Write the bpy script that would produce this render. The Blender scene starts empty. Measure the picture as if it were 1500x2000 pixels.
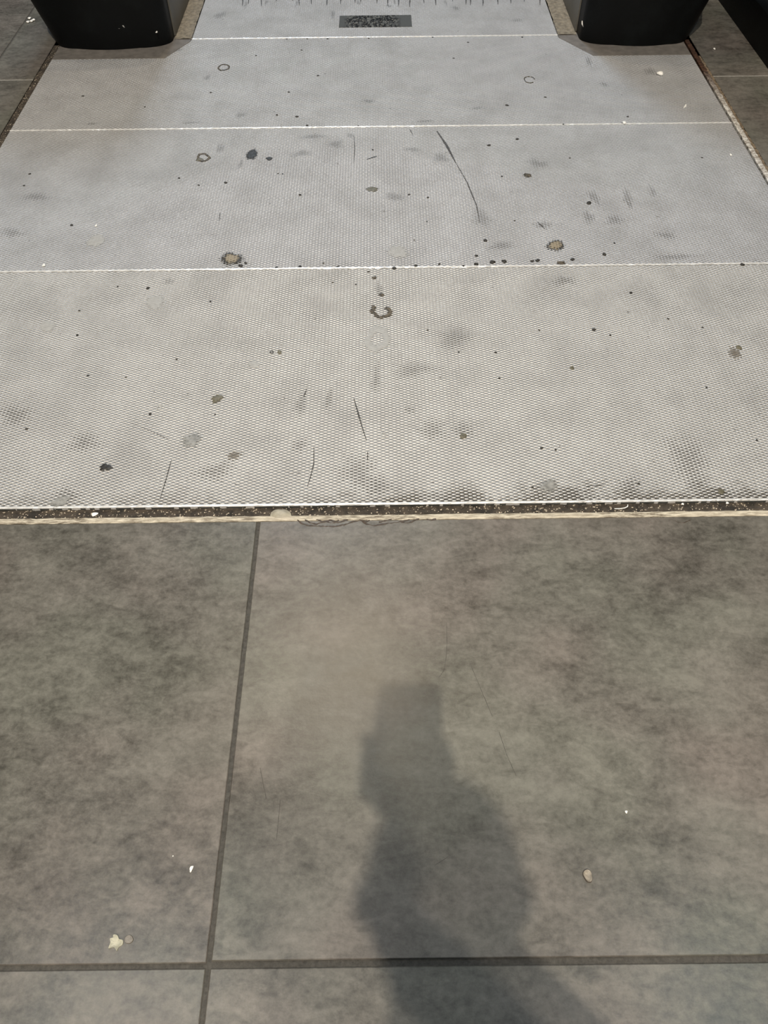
import bpy, bmesh, math, random
from mathutils import Vector, Matrix
S = bpy.context.scene
C = S.collection
PI = math.pi
random.seed(7)

# ---------------------------------------------------------------- camera
F, H = 1502.0, 1.05
dy = Vector((-22, 1956, -1502)).normalized()          # camera-space image of world +Y
dx = Vector((1, 22/1956, 0)); dx = (dx - dx.dot(dy)*dy).normalized()
dz = dx.cross(dy)
cam = bpy.data.cameras.new('camera'); cam_o = bpy.data.objects.new('camera', cam); C.objects.link(cam_o)
cam.sensor_fit = 'VERTICAL'; cam.sensor_height = 36; cam.lens = F/2000*36; cam.clip_start = 0.004; cam.clip_end = 100
M3 = Matrix((dx, dy, dz))                             # rows: world axes in camera space
cam_o.matrix_world = Matrix.Translation((0, 0, H)) @ M3.to_4x4()
S.camera = cam_o

# ---------------------------------------------------------------- world, lamps, exposure
S.view_settings.view_transform = 'Standard'; S.view_settings.look = 'None'
S.view_settings.exposure = -0.22; S.view_settings.gamma = 1
w = bpy.data.worlds.new('hall_ambience'); S.world = w; w.use_nodes = True
w.node_tree.nodes['Background'].inputs[0].default_value = (0.90, 0.94, 1.0, 1)
w.node_tree.nodes['Background'].inputs[1].default_value = 0.045
def lamp(name, loc, size, power, col, target=(0, 0.6, 0), spread=PI):
    l = bpy.data.lights.new(name, 'AREA'); l.shape = 'DISK'; l.size = size; l.energy = power; l.color = col; l.spread = spread
    o = bpy.data.objects.new(name, l); C.objects.link(o); o.location = loc
    o.rotation_euler = (Vector(target)-Vector(loc)).to_track_quat('-Z', 'Y').to_euler()
    return o
WARM = (1, 0.885, 0.73)
lamp('downlight', (-0.335, -2.62, 7), 0.10, 520, WARM)
lamp('downlight', (-0.162, -0.984, 3), 0.07, 20, WARM)
lamp('downlight', (0.148, -1.685, 4.5), 0.08, 75, WARM)
lamp('downlight', (-0.31, 4.2, 7), 0.20, 66, (1, 0.84, 0.62))
lamp('downlight', (-0.69, 3.5, 7), 0.20, 46, (1, 0.84, 0.62))
lamp('cool_fill', (-0.7, 1.2, 6.5), 2.6, 16, (0.80, 0.93, 1.0), (-0.3, 0.8, 0))  # added cool fill from overhead, not a known fixture
lamp('cool_fill', (-1.4, 0.3, 3.6), 0.8, 14, (0.76, 0.92, 1.0), (-0.6, 0.1, 0))  # added cool fill, brightens the near left tiles
lamp('cool_fill', (1.6, 0.3, 3.6), 0.8, 14, (0.76, 0.92, 1.0), (0.6, 0.1, 0))  # added cool fill, brightens the near right tiles
lamp('cool_fill', (-0.9, 7.2, 5.0), 1.4, 200, (0.68, 0.83, 1.0), (-0.1, 2.0, 0))  # added cool fill over the farther plates

# ---------------------------------------------------------------- helpers
def at(px, py, z=0.0):                                # photograph pixel -> point on a horizontal surface
    v = Vector((px-750, 1000-py, -F)); d = Vector((v.dot(dx), v.dot(dy), v.dot(dz)))
    k = (z-H)/d.z
    return Vector((d.x*k, d.y*k, z))
class NT:
    def __init__(s, name):
        s.m = bpy.data.materials.new(name); s.m.use_nodes = True; s.t = s.m.node_tree; s.n = s.t.nodes
        s.b = s.n['Principled BSDF']; s.out = s.n['Material Output']
    def add(s, typ, **kw):
        n = s.n.new(typ)
        for k, v in kw.items(): setattr(n, k, v)
        return n
    def link(s, a, b): s.t.links.new(a, b)
    def put(s, sock, v):
        if isinstance(v, bpy.types.NodeSocket): s.link(v, sock)
        else: sock.default_value = v
    def math(s, op, a, b=0.0, c=0.0, clamp=False):
        n = s.add('ShaderNodeMath', operation=op, use_clamp=clamp)
        for i, v in enumerate((a, b, c)): s.put(n.inputs[i], v)
        return n.outputs[0]
    def mix(s, f, a, b, mode='MIX'):
        n = s.add('ShaderNodeMix', data_type='RGBA', blend_type=mode)
        s.put(n.inputs[0], f)
        for i, v in ((6, a), (7, b)):
            if isinstance(v, tuple) and len(v) == 3: v = v + (1,)
            s.put(n.inputs[i], v)
        return n.outputs[2]
    def noise(s, scale, detail=4, rough=0.55, vec=None, dist=0.0):
        n = s.add('ShaderNodeTexNoise'); n.inputs['Scale'].default_value = scale
        n.inputs['Detail'].default_value = detail; n.inputs['Roughness'].default_value = rough
        n.inputs['Distortion'].default_value = dist
        if vec is None: vec = s.pos()
        s.link(vec, n.inputs['Vector']); return n.outputs['Fac']
    def pos(s):
        if not hasattr(s, '_p'): s._p = s.add('ShaderNodeNewGeometry').outputs['Position']
        return s._p
    def xyz(s):
        if not hasattr(s, '_x'):
            n = s.add('ShaderNodeSeparateXYZ'); s.link(s.pos(), n.inputs[0]); s._x = n.outputs
        return s._x
    def map(s, scale=(1, 1, 1), rot=(0, 0, 0), loc=(0, 0, 0)):
        n = s.add('ShaderNodeMapping'); s.link(s.pos(), n.inputs[0])
        n.inputs['Scale'].default_value = scale; n.inputs['Rotation'].default_value = rot; n.inputs['Location'].default_value = loc
        return n.outputs[0]
    def rng(s, v, a, b, c=0.0, d=1.0, smooth=False):
        n = s.add('ShaderNodeMapRange'); n.clamp = True
        if smooth: n.interpolation_type = 'SMOOTHSTEP'
        s.put(n.inputs[0], v)
        for i, q in enumerate((a, b, c, d)): n.inputs[i+1].default_value = q
        return n.outputs[0]
    def bump(s, h, dist, strength=1.0, prev=None):
        n = s.add('ShaderNodeBump'); n.inputs['Distance'].default_value = dist; n.inputs['Strength'].default_value = strength
        s.link(h, n.inputs['Height'])
        if prev is not None: s.link(prev, n.inputs['Normal'])
        return n.outputs[0]
    def emboss(s):                                   # raised lozenges 14.4 mm wide, rows 3.5 mm apart, staggered
        x, y = s.xyz()[0], s.xyz()[1]
        wob = s.math('MULTIPLY', s.math('SUBTRACT', s.noise(2.2, 2), 0.5), 0.004)
        a = s.math('COSINE', s.math('MULTIPLY', x, 2*PI/0.0144))
        b = s.math('COSINE', s.math('MULTIPLY', s.math('ADD', y, wob), PI/0.0035))
        return s.math('MULTIPLY', a, b)
    def set(s, color=None, rough=None, metal=None, normal=None, spec=None):
        for k, v in (('Base Color', color), ('Roughness', rough), ('Metallic', metal), ('Normal', normal), ('Specular IOR Level', spec)):
            if v is None: continue
            if isinstance(v, tuple) and len(v) == 3: v = v+(1,)
            s.put(s.b.inputs[k], v)
        return s.m
def simple(name, col, rough=0.6, metal=0.0, var=0.25, scale=60, bump=0.0004, spec=0.5):
    t = NT(name); f = t.noise(scale, 5)
    c = t.mix(t.rng(f, 0.3, 0.7), tuple(v*(1-var) for v in col), tuple(min(1, v*(1+var)) for v in col))
    return t.set(color=c, rough=rough, metal=metal, spec=spec, normal=t.bump(f, bump))

# ---- embossed steel
def steel_mat(name, front_dirt, tint, dark=1.0):
    t = NT(name); e = t.emboss()
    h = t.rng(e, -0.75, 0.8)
    big = t.noise(1.6, 3); mid = t.noise(9, 5, 0.6)
    streak = t.noise(5, 4, 0.6, t.map((2.2, 0.5, 1), (0, 0, 0.12)))
    fine = t.noise(190, 3, 0.7)
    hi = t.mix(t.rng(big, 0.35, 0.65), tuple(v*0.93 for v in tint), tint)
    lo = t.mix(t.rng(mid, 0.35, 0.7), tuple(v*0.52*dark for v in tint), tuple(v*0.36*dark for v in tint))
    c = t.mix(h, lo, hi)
    grain = t.noise(95, 4, 0.7, t.map((1.8, 0.35, 1)))
    c = t.mix(t.rng(grain, 0.38, 0.62, 0, 0.45), c, t.mix(1.0, c, (0.80, 0.80, 0.81), 'MULTIPLY'))
    c = t.mix(t.rng(fine, 0.36, 0.60, 0.55, 0), c, t.mix(1.0, c, (0.74, 0.74, 0.74), 'MULTIPLY'))
    # grey traffic film, in soft streaks
    film = t.rng(t.math('ADD', t.math('MULTIPLY', streak, 0.6), t.math('MULTIPLY', mid, 0.5)), 0.50, 0.78, 0, 0.34)
    c = t.mix(film, c, (0.26, 0.255, 0.25))
    # grime lodged between the lozenges, patchy
    grime = t.rng(t.noise(14, 6, 0.72), 0.60, 0.74)
    pit = t.rng(e, 0.1, -0.5)
    g = t.math('MULTIPLY', grime, pit)
    c = t.mix(t.math('MULTIPLY', g, 0.35), c, (0.09, 0.082, 0.07))
    if front_dirt:
        y = t.xyz()[1]; x = t.xyz()[0]
        band = t.rng(y, 0.905, 0.826)
        side = t.rng(x, -0.16, 0.12, 0.35, 1.0)
        lump = t.rng(t.math('ADD', t.noise(17, 5, 0.7), t.math('MULTIPLY', band, 0.32)), 0.66, 0.85)
        fd = t.math('MULTIPLY', t.math('MULTIPLY', lump, band), t.math('MULTIPLY', side, t.rng(e, 0.35, -0.25)))
        c = t.mix(t.math('MINIMUM', t.math('MULTIPLY', fd, 1.8), 0.85), c, (0.07, 0.058, 0.042))
    spots = t.rng(t.noise(75, 2, 0.5), 0.735, 0.76)
    c = t.mix(t.math('MULTIPLY', spots, 0.6), c, (0.10, 0.09, 0.08))
    n1 = t.bump(e, 0.0013, 1.0); n2 = t.bump(fine, 0.0006, 0.35, n1)
    return t.set(color=c, rough=0.47, metal=0.28, normal=n2)
STEEL_NEAR = steel_mat('embossed_steel_near', True, (0.77, 0.762, 0.745))
STEEL = steel_mat('embossed_steel', False, (0.725, 0.73, 0.75))  # same steel; cooler light on the farther plates is put into the tint
BRIGHT = simple('bright_steel_edge', (0.86, 0.86, 0.85), 0.3, 0.35, 0.18, 90)  # bare metal edges; their glint is partly put into the near-white colour
DARKSTEEL = simple('dull_steel_edge', (0.10, 0.105, 0.10), 0.55, 0.4)

# ---- porcelain tile
def tile_mat():
    t = NT('grey_porcelain_tile')
    geo = t.add('ShaderNodeAttribute', attribute_name='tile_tone'); tone = geo.outputs['Fac']
    v = t.add('ShaderNodeCombineXYZ'); t.link(tone, v.inputs[2])
    off = t.add('ShaderNodeVectorMath', operation='ADD'); t.link(t.pos(), off.inputs[0])
    sc = t.add('ShaderNodeVectorMath', operation='SCALE'); t.link(v.outputs[0], sc.inputs[0]); sc.inputs['Scale'].default_value = 7
    t.link(sc.outputs[0], off.inputs[1]); P = off.outputs[0]
    mp = t.add('ShaderNodeMapping'); t.link(P, mp.inputs[0]); mp.inputs['Rotation'].default_value = (0, 0, 0.75); mp.inputs['Scale'].default_value = (1, 1.9, 1)
    cloud = t.noise(3.4, 7, 0.62, P, 0.8)
    swirl = t.noise(13, 8, 0.72, mp.outputs[0], 0.5)
    speck = t.noise(110, 6, 0.75, P)
    veil = t.noise(36, 6, 0.7, mp.outputs[0], 0.6)
    s = t.math('ADD', t.math('MULTIPLY', cloud, 0.75), t.math('ADD', t.math('MULTIPLY', swirl, 0.65), t.math('MULTIPLY', veil, 0.55)))
    s = t.math('ADD', s, t.math('MULTIPLY', speck, 0.60))
    f = t.rng(s, 1.02, 1.53)
    c = t.mix(f, (0.056, 0.052, 0.044), (0.200, 0.189, 0.166))
    hue = t.noise(4.2, 2, 0.5, P)
    c = t.mix(t.rng(hue, 0.50, 0.66, 0, 0.55), c, t.mix(1.0, c, (1.06, 0.96, 0.98), 'MULTIPLY'))
    c = t.mix(t.rng(hue, 0.48, 0.36, 0, 0.55), c, t.mix(1.0, c, (0.95, 1.02, 0.97), 'MULTIPLY'))
    n = t.bump(t.noise(260, 4, 0.7), 0.0006, 0.2, t.bump(speck, 0.0006, 0.15))
    r = t.rng(s, 1.05, 1.45, 0.28, 0.36)
    return t.set(color=c, rough=r, normal=n, spec=0.55)
TILE = tile_mat()
GROUT = simple('dark_grey_grout', (0.066, 0.062, 0.055), 0.9, 0, 0.3, 220, 0.002)
PALEGROUT = simple('pale_grout', (0.26, 0.25, 0.23), 0.9, 0, 0.25, 150)

def new_obj(name, bm, mats, parent=None, smooth=False):
    me = bpy.data.meshes.new(name); bm.normal_update(); bm.to_mesh(me); bm.free()
    if not isinstance(mats, (list, tuple)): mats = [mats]
    for m in mats: me.materials.append(m)
    if smooth:
        for p in me.polygons: p.use_smooth = True
    o = bpy.data.objects.new(name, me); C.objects.link(o)
    if parent is not None: o.parent = parent
    return o
def recenter(o):                                      # origin to the middle of the base
    vs = [v.co for v in o.data.vertices]
    c = Vector(((min(v.x for v in vs)+max(v.x for v in vs))/2, (min(v.y for v in vs)+max(v.y for v in vs))/2, min(v.z for v in vs)))
    o.data.transform(Matrix.Translation(-c)); o.location = c
    return o
def tag(o, label, cat, group=None, kind=None):
    if label: o['label'] = label
    if cat: o['category'] = cat
    if group: o['group'] = group
    if kind: o['kind'] = kind
    return o
def part(o, label=None):
    if label: o['label'] = label
    return o
def prism(bm, pts, z0, z1, bevel=0.0, mat=0):
    """closed slab over outline pts (counter-clockwise xy)"""
    pts = [Vector((p[0], p[1])) for p in pts]
    bot = [bm.verts.new((p.x, p.y, z0)) for p in pts]
    if bevel:
        n = len(pts); inn = []
        for i in range(n):
            a, b, c = pts[i-1], pts[i], pts[(i+1) % n]
            d1 = (b-a).normalized(); d2 = (c-b).normalized()
            n1 = Vector((-d1.y, d1.x)); n2 = Vector((-d2.y, d2.x)); m = (n1+n2); m = m/max(0.3, m.dot(n1)) if m.length > 1e-6 else n1
            inn.append(b+m*bevel)
        mid = [bm.verts.new((p.x, p.y, z1-bevel)) for p in pts]
        top = [bm.verts.new((p.x, p.y, z1)) for p in inn]
        rings = [bot, mid, top]
    else:
        top = [bm.verts.new((p.x, p.y, z1)) for p in pts]; rings = [bot, top]
    fs = []
    for r0, r1 in zip(rings, rings[1:]):
        for i in range(len(pts)):
            j = (i+1) % len(pts); fs.append(bm.faces.new((r0[i], r0[j], r1[j], r1[i])))
    fs.append(bm.faces.new(rings[-1])); fs.append(bm.faces.new(list(reversed(bot))))
    for f in fs: f.material_index = mat
    return fs
def box(bm, x0, x1, y0, y1, z0, z1, bevel=0.0, mat=0):
    return prism(bm, [(x0, y0), (x1, y0), (x1, y1), (x0, y1)], z0, z1, bevel, mat)

# ---------------------------------------------------------------- the floor: tiles bedded in grout
XL, XR, Y0 = -1.035, 0.984, 0.8225                     # steel field: left, right, front
PX, PY = 0.9885, 1.1765
def build_floor():
    bm = bmesh.new(); lay = bm.faces.layers.float.new('tile_tone')
    gx, gy = -0.2145, 0.1305
    xs = [gx + PX*i for i in range(-5, 6)]; ys = [gy + PY*i for i in range(-4, 8)]
    g = 0.0029
    def slab(x0, x1, y0, y1, tone):
        if x1-x0 < 0.02 or y1-y0 < 0.02: return
        for f in box(bm, x0, x1, y0, y1, -0.02, 0.0, 0.0011, 0): f[lay] = tone
    for i in range(len(xs)-1):
        for j in range(len(ys)-1):
            x0, x1, y0, y1 = xs[i]+g, xs[i+1]-g, ys[j]+g, ys[j+1]-g
            if x0 > -0.3 and x0 < 0.5 and j == 4: y0 += 0.002
            if x0 > 0.3 and abs(ys[j+1]-2.484) < .01: y1 -= 0.028
            if x0 > 0.3 and abs(ys[j]-2.484) < .01: y0 -= 0.028
            tone = random.random()
            if y1 < 0.789 or x1 < XL-0.021: slab(x0, x1, y0, y1, tone); continue
            if y0 < 0.789: slab(x0, x1, y0, 0.789, tone)
            ya = max(y0, 0.789)
            if x0 < XL-0.021: slab(x0, min(x1, XL-0.021), ya, y1, tone)
            if x1 > XR+0.028: slab(max(x0, XR+0.028), x1, ya, y1, tone)
    for r in ((-5, 5, -4.5, 0.789), (-5, XL-0.021, 0.789, 8), (XR+0.028, 5, 0.789, 8)): box(bm, r[0], r[1], r[2], r[3], -0.03, -0.0022, 0, 1)
    for r in ((-5, XL-0.021, 2.4805, 2.4865), (XR+0.028, 5, 2.4525, 2.4590)): box(bm, r[0], r[1], r[2], r[3], -0.03, -0.0008, 0, 2)
    o = new_obj('floor', bm, [TILE, GROUT, PALEGROUT]); o['kind'] = 'structure'; o['label'] = 'dark grey mottled porcelain floor tiles with dark grout'
    bm = bmesh.new(); box(bm, XL-0.021, XR+0.028, 0.789, 8, -0.05, -0.0305)
    b = new_obj('floor_slab', bm, GROUT); b['kind'] = 'structure'
    return o
FLOOR = build_floor()

# ---------------------------------------------------------------- joint between tile and steel
TAN = NT('tan_joint_strip')
f_ = TAN.noise(45, 5, 0.7, TAN.map((1, 6, 1))); g_ = TAN.noise(7, 3)
TAN.set(color=TAN.mix(TAN.rng(f_, 0.42, 0.62), TAN.mix(TAN.rng(g_, .4, .6), (0.17, 0.14, 0.10), (0.40, 0.35, 0.27)), (0.68, 0.62, 0.50)), rough=0.6, normal=TAN.bump(f_, 0.001))
def wavy_strip(name, x0, x1, y0, y1, z0, z1, mat, amp=0.0008, n=160, vertical=False, cross=4):
    """long strip with slightly ragged edges; vertical strips run along Y"""
    bm = bmesh.new(); rows = []
    for i in range(n+1):
        t = i/n; r = []
        for k in range(cross+1):
            u = k/cross
            j = random.uniform(-amp, amp) if k in (0, cross) else 0
            if vertical: p = (x0+(x1-x0)*u+j, y0+(y1-y0)*t)
            else: p = (x0+(x1-x0)*t, y0+(y1-y0)*u+j)
            z = z1 - (0.0006 if k in (0, cross) else 0) + (random.uniform(-amp, amp)*0.4)
            r.append(bm.verts.new((p[0], p[1], z)))
        rows.append(r)
    for a, b in zip(rows, rows[1:]):
        for k in range(cross): bm.faces.new((a[k], a[k+1], b[k+1], b[k]) if vertical else (a[k], b[k], b[k+1], a[k+1]))
    edges = [e for e in bm.edges if e.is_boundary]
    r = bmesh.ops.extrude_edge_only(bm, edges=edges)
    for v in [g for g in r['geom'] if isinstance(g, bmesh.types.BMVert)]: v.co.z = z0
    bmesh.ops.recalc_face_normals(bm, faces=bm.faces[:])
    return new_obj(name, bm, mat)
o = wavy_strip('trim_1', -2.2, 2.2, 0.7895, 0.8005, -0.012, 0.0004, TAN.m, 0.0007, 420); o['kind'] = 'structure'; o['label'] = 'worn tan joint strip between tiles and steel plate'
# grit packed in the open joint
GRIT = NT('joint_grit')
gv = GRIT.add('ShaderNodeTexVoronoi'); gv.inputs['Scale'].default_value = 420; GRIT.link(GRIT.pos(), gv.inputs['Vector'])
gs = GRIT.add('ShaderNodeSeparateColor'); GRIT.link(gv.outputs['Color'], gs.inputs[0])
gc = GRIT.mix(GRIT.rng(GRIT.noise(60, 5), .35, .65), (0.025, 0.021, 0.017), (0.085, 0.067, 0.05))
gc = GRIT.mix(GRIT.rng(gs.outputs[0], 0.94, 0.96), gc, (0.42, 0.36, 0.28))
GRIT.set(color=gc, rough=0.8, normal=GRIT.bump(GRIT.noise(500, 3), 0.003))
def grit_strip(name, x0, x1, y0, y1, z, nx, ny, label):
    bm = bmesh.new(); vs = []
    for i in range(nx+1):
        vs.append([bm.verts.new((x0+(x1-x0)*i/nx, y0+(y1-y0)*j/ny, z+random.uniform(-0.0011, 0.0011))) for j in range(ny+1)])
    for i in range(nx):
        for j in range(ny): bm.faces.new((vs[i][j], vs[i+1][j], vs[i+1][j+1], vs[i][j+1]))
    o = new_obj(name, bm, GRIT.m); tag(o, label, 'grit', None, 'stuff'); return o
grit_strip('joint_grit', -1.6, 1.6, 0.800, 0.8235, -0.0055, 640, 6, 'brown gritty dirt packed in the joint along the front edge of the steel')
grit_strip('joint_grit', XL-0.021, XL+0.0005, 0.8235, 2.74, -0.0035, 5, 420, 'dark dirt packed in the joint left of the steel plates')
CRUMB = simple('pale_grit_crumb', (0.62, 0.53, 0.42), 0.5, 0, 0.5, 200)
bm = bmesh.new()
for k in range(260):
    x = random.uniform(-0.75, 0.75); y = random.uniform(0.8035, 0.819); r = random.choice([0.0004, 0.0005, 0.0007, 0.0011])
    bmesh.ops.create_icosphere(bm, subdivisions=1, radius=r, matrix=Matrix.Translation((x, y, -0.0045)) @ Matrix.Diagonal((random.uniform(.8, 1.8), 1, .7, 1)))
tag(new_obj('grit_crumbs', bm, CRUMB), 'tiny pale crumbs scattered in the dirty front joint', 'grit', None, 'stuff')
# right-hand joint: steel strip, rusty further back
STRIP = NT('corroded_steel_strip')
sf = STRIP.noise(70, 6, 0.75); yy = STRIP.xyz()[1]
sc_ = STRIP.mix(STRIP.rng(sf, .42, .58), (0.30, 0.26, 0.22), (0.80, 0.78, 0.74))
rust = STRIP.mix(STRIP.rng(sf, .4, .6), (0.035, 0.022, 0.016), (0.12, 0.062, 0.04))
STRIP.set(color=STRIP.mix(STRIP.rng(yy, 2.25, 2.5), sc_, rust), rough=0.5, metal=0.2, normal=STRIP.bump(sf, 0.002))
o = wavy_strip('trim_2', XR+0.006, XR+0.020, 0.8235, 2.72, -0.012, 0.0003, STRIP.m, 0.0012, 300, True, 3); o['kind'] = 'structure'; o['label'] = 'bright worn steel strip turning rusty along the right joint'
CRUST = simple('brown_crust', (0.16, 0.12, 0.08), 0.85, 0, 0.6, 140, 0.002)
o = wavy_strip('trim_3', XR+0.0195, XR+0.0275, 0.8235, 2.60, -0.012, -0.0004, CRUST, 0.0018, 300, True, 2); o['kind'] = 'structure'

# ---------------------------------------------------------------- steel access plates
def plate(name, outline, mat, label, edge=None):
    root = bpy.data.objects.new(name, None); C.objects.link(root)
    cx = sum(p[0] for p in outline)/len(outline); cy = sum(p[1] for p in outline)/len(outline)
    root.location = (cx, cy, -0.0145); root.empty_display_size = 0.1
    tag(root, label, 'floor plate', 'steel access plates')
    bm = bmesh.new(); prism(bm, outline, -0.014, 0.0, 0.0011)
    for f in bm.faces:
        if abs(f.normal.z) < 0.9: f.material_index = 0
    bm.normal_update()
    for f in bm.faces:
        if f.normal.z < 0.3: f.material_index = 1
        elif f.normal.z < 0.95: f.material_index = 2
    bm.transform(Matrix.Translation(-root.location))
    new_obj('plate_sheet', bm, [mat, DARKSTEEL, BRIGHT], root)
    if edge:
        x0, x1, y, wd = edge
        o = wavy_strip('edge_strip', x0, x1, y, y+wd, -0.006, 0.0011, BRIGHT, 0.0005, 260)
        o.data.transform(Matrix.Translation(-root.location)); o.parent = root; part(o, 'bright worn front edge strip')
    return root
G = 0.0009
Y1, Y2, Y3 = 1.5055, 2.164, 2.7655
p1 = plate('access_plate', [(XL, Y0), (XR, Y0), (XR, Y1-G), (XL, Y1-G)], STEEL_NEAR, 'nearest embossed steel access plate, bordering the grey tiles', (XL, XR, Y0+0.0002, 0.0042))
p2 = plate('access_plate', [(XL, Y1+G), (XR, Y1+G), (XR, Y2-G), (XL, Y2-G)], STEEL, 'second embossed steel access plate from the tiles, with black gum near its far left', (XL, XR, Y1+G, 0.0046))
fl = 2.624
p3 = plate('access_plate', [(XL, Y2+G), (XR, Y2+G), (XR, 2.607), (0.677, 2.607), (0.588, 2.745), (0.586, Y3-G), (-0.612, Y3-G), (-0.615, 2.748), (-0.678, fl), (XL, fl)], STEEL,
           'third embossed steel access plate, cut out around the two black newels', (XL, XR, Y2+G, 0.0044))
p4 = plate('access_plate', [(-0.612, Y3+G), (0.586, Y3+G), (0.586, 4.1), (-0.612, 4.1)], STEEL, 'farthest embossed steel plate between the newels, carrying the dark nameplate', (-0.612, 0.586, Y3+G, 0.005))
bm = bmesh.new(); box(bm, XL, XR, 0.824, 4.1, -0.030, -0.0146)
o = new_obj('floor_pit_frame', bm, DARKSTEEL); o['kind'] = 'structure'

# nameplate: worn dark strip with illegible remains of black print
NP = NT('worn_nameplate')
x, y = NP.xyz()[0], NP.xyz()[1]
np1 = NP.noise(48, 6, 0.75, NP.map((1.6, 0.7, 1))); 
mid_ = NP.math('MULTIPLY', NP.rng(x, -0.118, -0.10), NP.rng(x, 0.078, 0.058))
blk = NP.math('MULTIPLY', NP.rng(np1, 0.475, 0.49), mid_)
pl = NP.math('MULTIPLY', NP.rng(NP.noise(130, 4, 0.7), 0.55, 0.62), mid_)
nc = NP.mix(blk, (0.085, 0.092, 0.095), (0.010, 0.011, 0.013)); nc = NP.mix(NP.math('MULTIPLY', pl, 0.75), nc, (0.28, 0.28, 0.26))
NP.set(color=nc, rough=0.85, spec=0.15, normal=NP.bump(np1, 0.001))
a, b = at(662, 54), at(803, 30)
bm = bmesh.new(); box(bm, a.x, b.x, a.y, b.y, 0.0, 0.0016, 0.0005)
o = new_obj('nameplate', bm, NP.m, p4); o.matrix_parent_inverse = Matrix.Translation(-p4.location); part(o, 'dark grey nameplate with worn, illegible black print')

# ---------------------------------------------------------------- gum, stains and scuffs
def stain_mat(name, col, col2, alpha=1.0, holes=0.6, centre=None, rough=0.55, tex=0.5, edge=0.25):
    """material for thin residue: lozenge tops poke through it towards its rim"""
    t = NT(name); at_ = t.add('ShaderNodeAttribute', attribute_name='depth').outputs['Fac']
    e = t.emboss(); n = t.noise(130, 5, 0.7); big = t.noise(60, 3)
    c = t.mix(t.rng(n, .38, .62), col, col2)
    if centre: c = t.mix(t.rng(t.math('ADD', at_, t.math('MULTIPLY', t.math('SUBTRACT', big, 0.5), 1.0)), 0.42, 0.62), c, centre)
    lvl = t.math('ADD', at_, t.math('MULTIPLY', t.math('SUBTRACT', n, 0.5), 1.1))
    lvl = t.math('SUBTRACT', lvl, t.math('MULTIPLY', t.math('ADD', e, 0.3), holes*0.5))
    m = t.math('MULTIPLY', t.rng(lvl, edge-0.09, edge+0.09), alpha)
    t.set(color=c, rough=rough, normal=t.bump(t.math('ADD', t.math('MULTIPLY', e, tex), n), 0.0007))
    tr = t.add('ShaderNodeBsdfTransparent'); mx = t.add('ShaderNodeMixShader')
    t.link(m, mx.inputs[0]); t.link(tr.outputs[0], mx.inputs[1]); t.link(t.b.outputs[0], mx.inputs[2]); t.link(mx.outputs[0], t.out.inputs[0])
    return t.m
BLACKGUM = stain_mat('black_gum', (0.012, 0.011, 0.010), (0.035, 0.032, 0.027), 1, 0.5, None, 0.5)
BROWNGUM = stain_mat('brown_gum', (0.035, 0.028, 0.018), (0.13, 0.105, 0.07), 1, 0.9)
OLIVEGUM = stain_mat('olive_gum', (0.085, 0.078, 0.052), (0.16, 0.145, 0.10), 1, 0.35, None, 0.5, 0.1)
TANGUM = stain_mat('tan_centred_gum', (0.018, 0.016, 0.012), (0.05, 0.042, 0.03), 1, 1.1, (0.28, 0.235, 0.165))
GREYGUM = stain_mat('grey_gum', (0.20, 0.20, 0.19), (0.36, 0.36, 0.345), 0.85, 0.5, None, 0.45, 0.2)
GHOST = stain_mat('pale_gum_film', (0.42, 0.42, 0.41), (0.50, 0.50, 0.49), 0.72, 0.3, None, 0.55, 0.25, 0.2)
FAINT = stain_mat('faint_brown_film', (0.12, 0.105, 0.085), (0.24, 0.21, 0.17), 0.7, 1.3, None, 0.6, 0.4, 0.3)
SMEAR = stain_mat('dirt_smear', (0.06, 0.055, 0.05), (0.16, 0.15, 0.14), 0.5, 1.9, None, 0.6, 0.4, 0.85)
SCUFF = stain_mat('rubber_scuff', (0.035, 0.033, 0.03), (0.09, 0.085, 0.08), 0.85, 0.75, None, 0.6, 0.4, 0.22)
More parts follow.
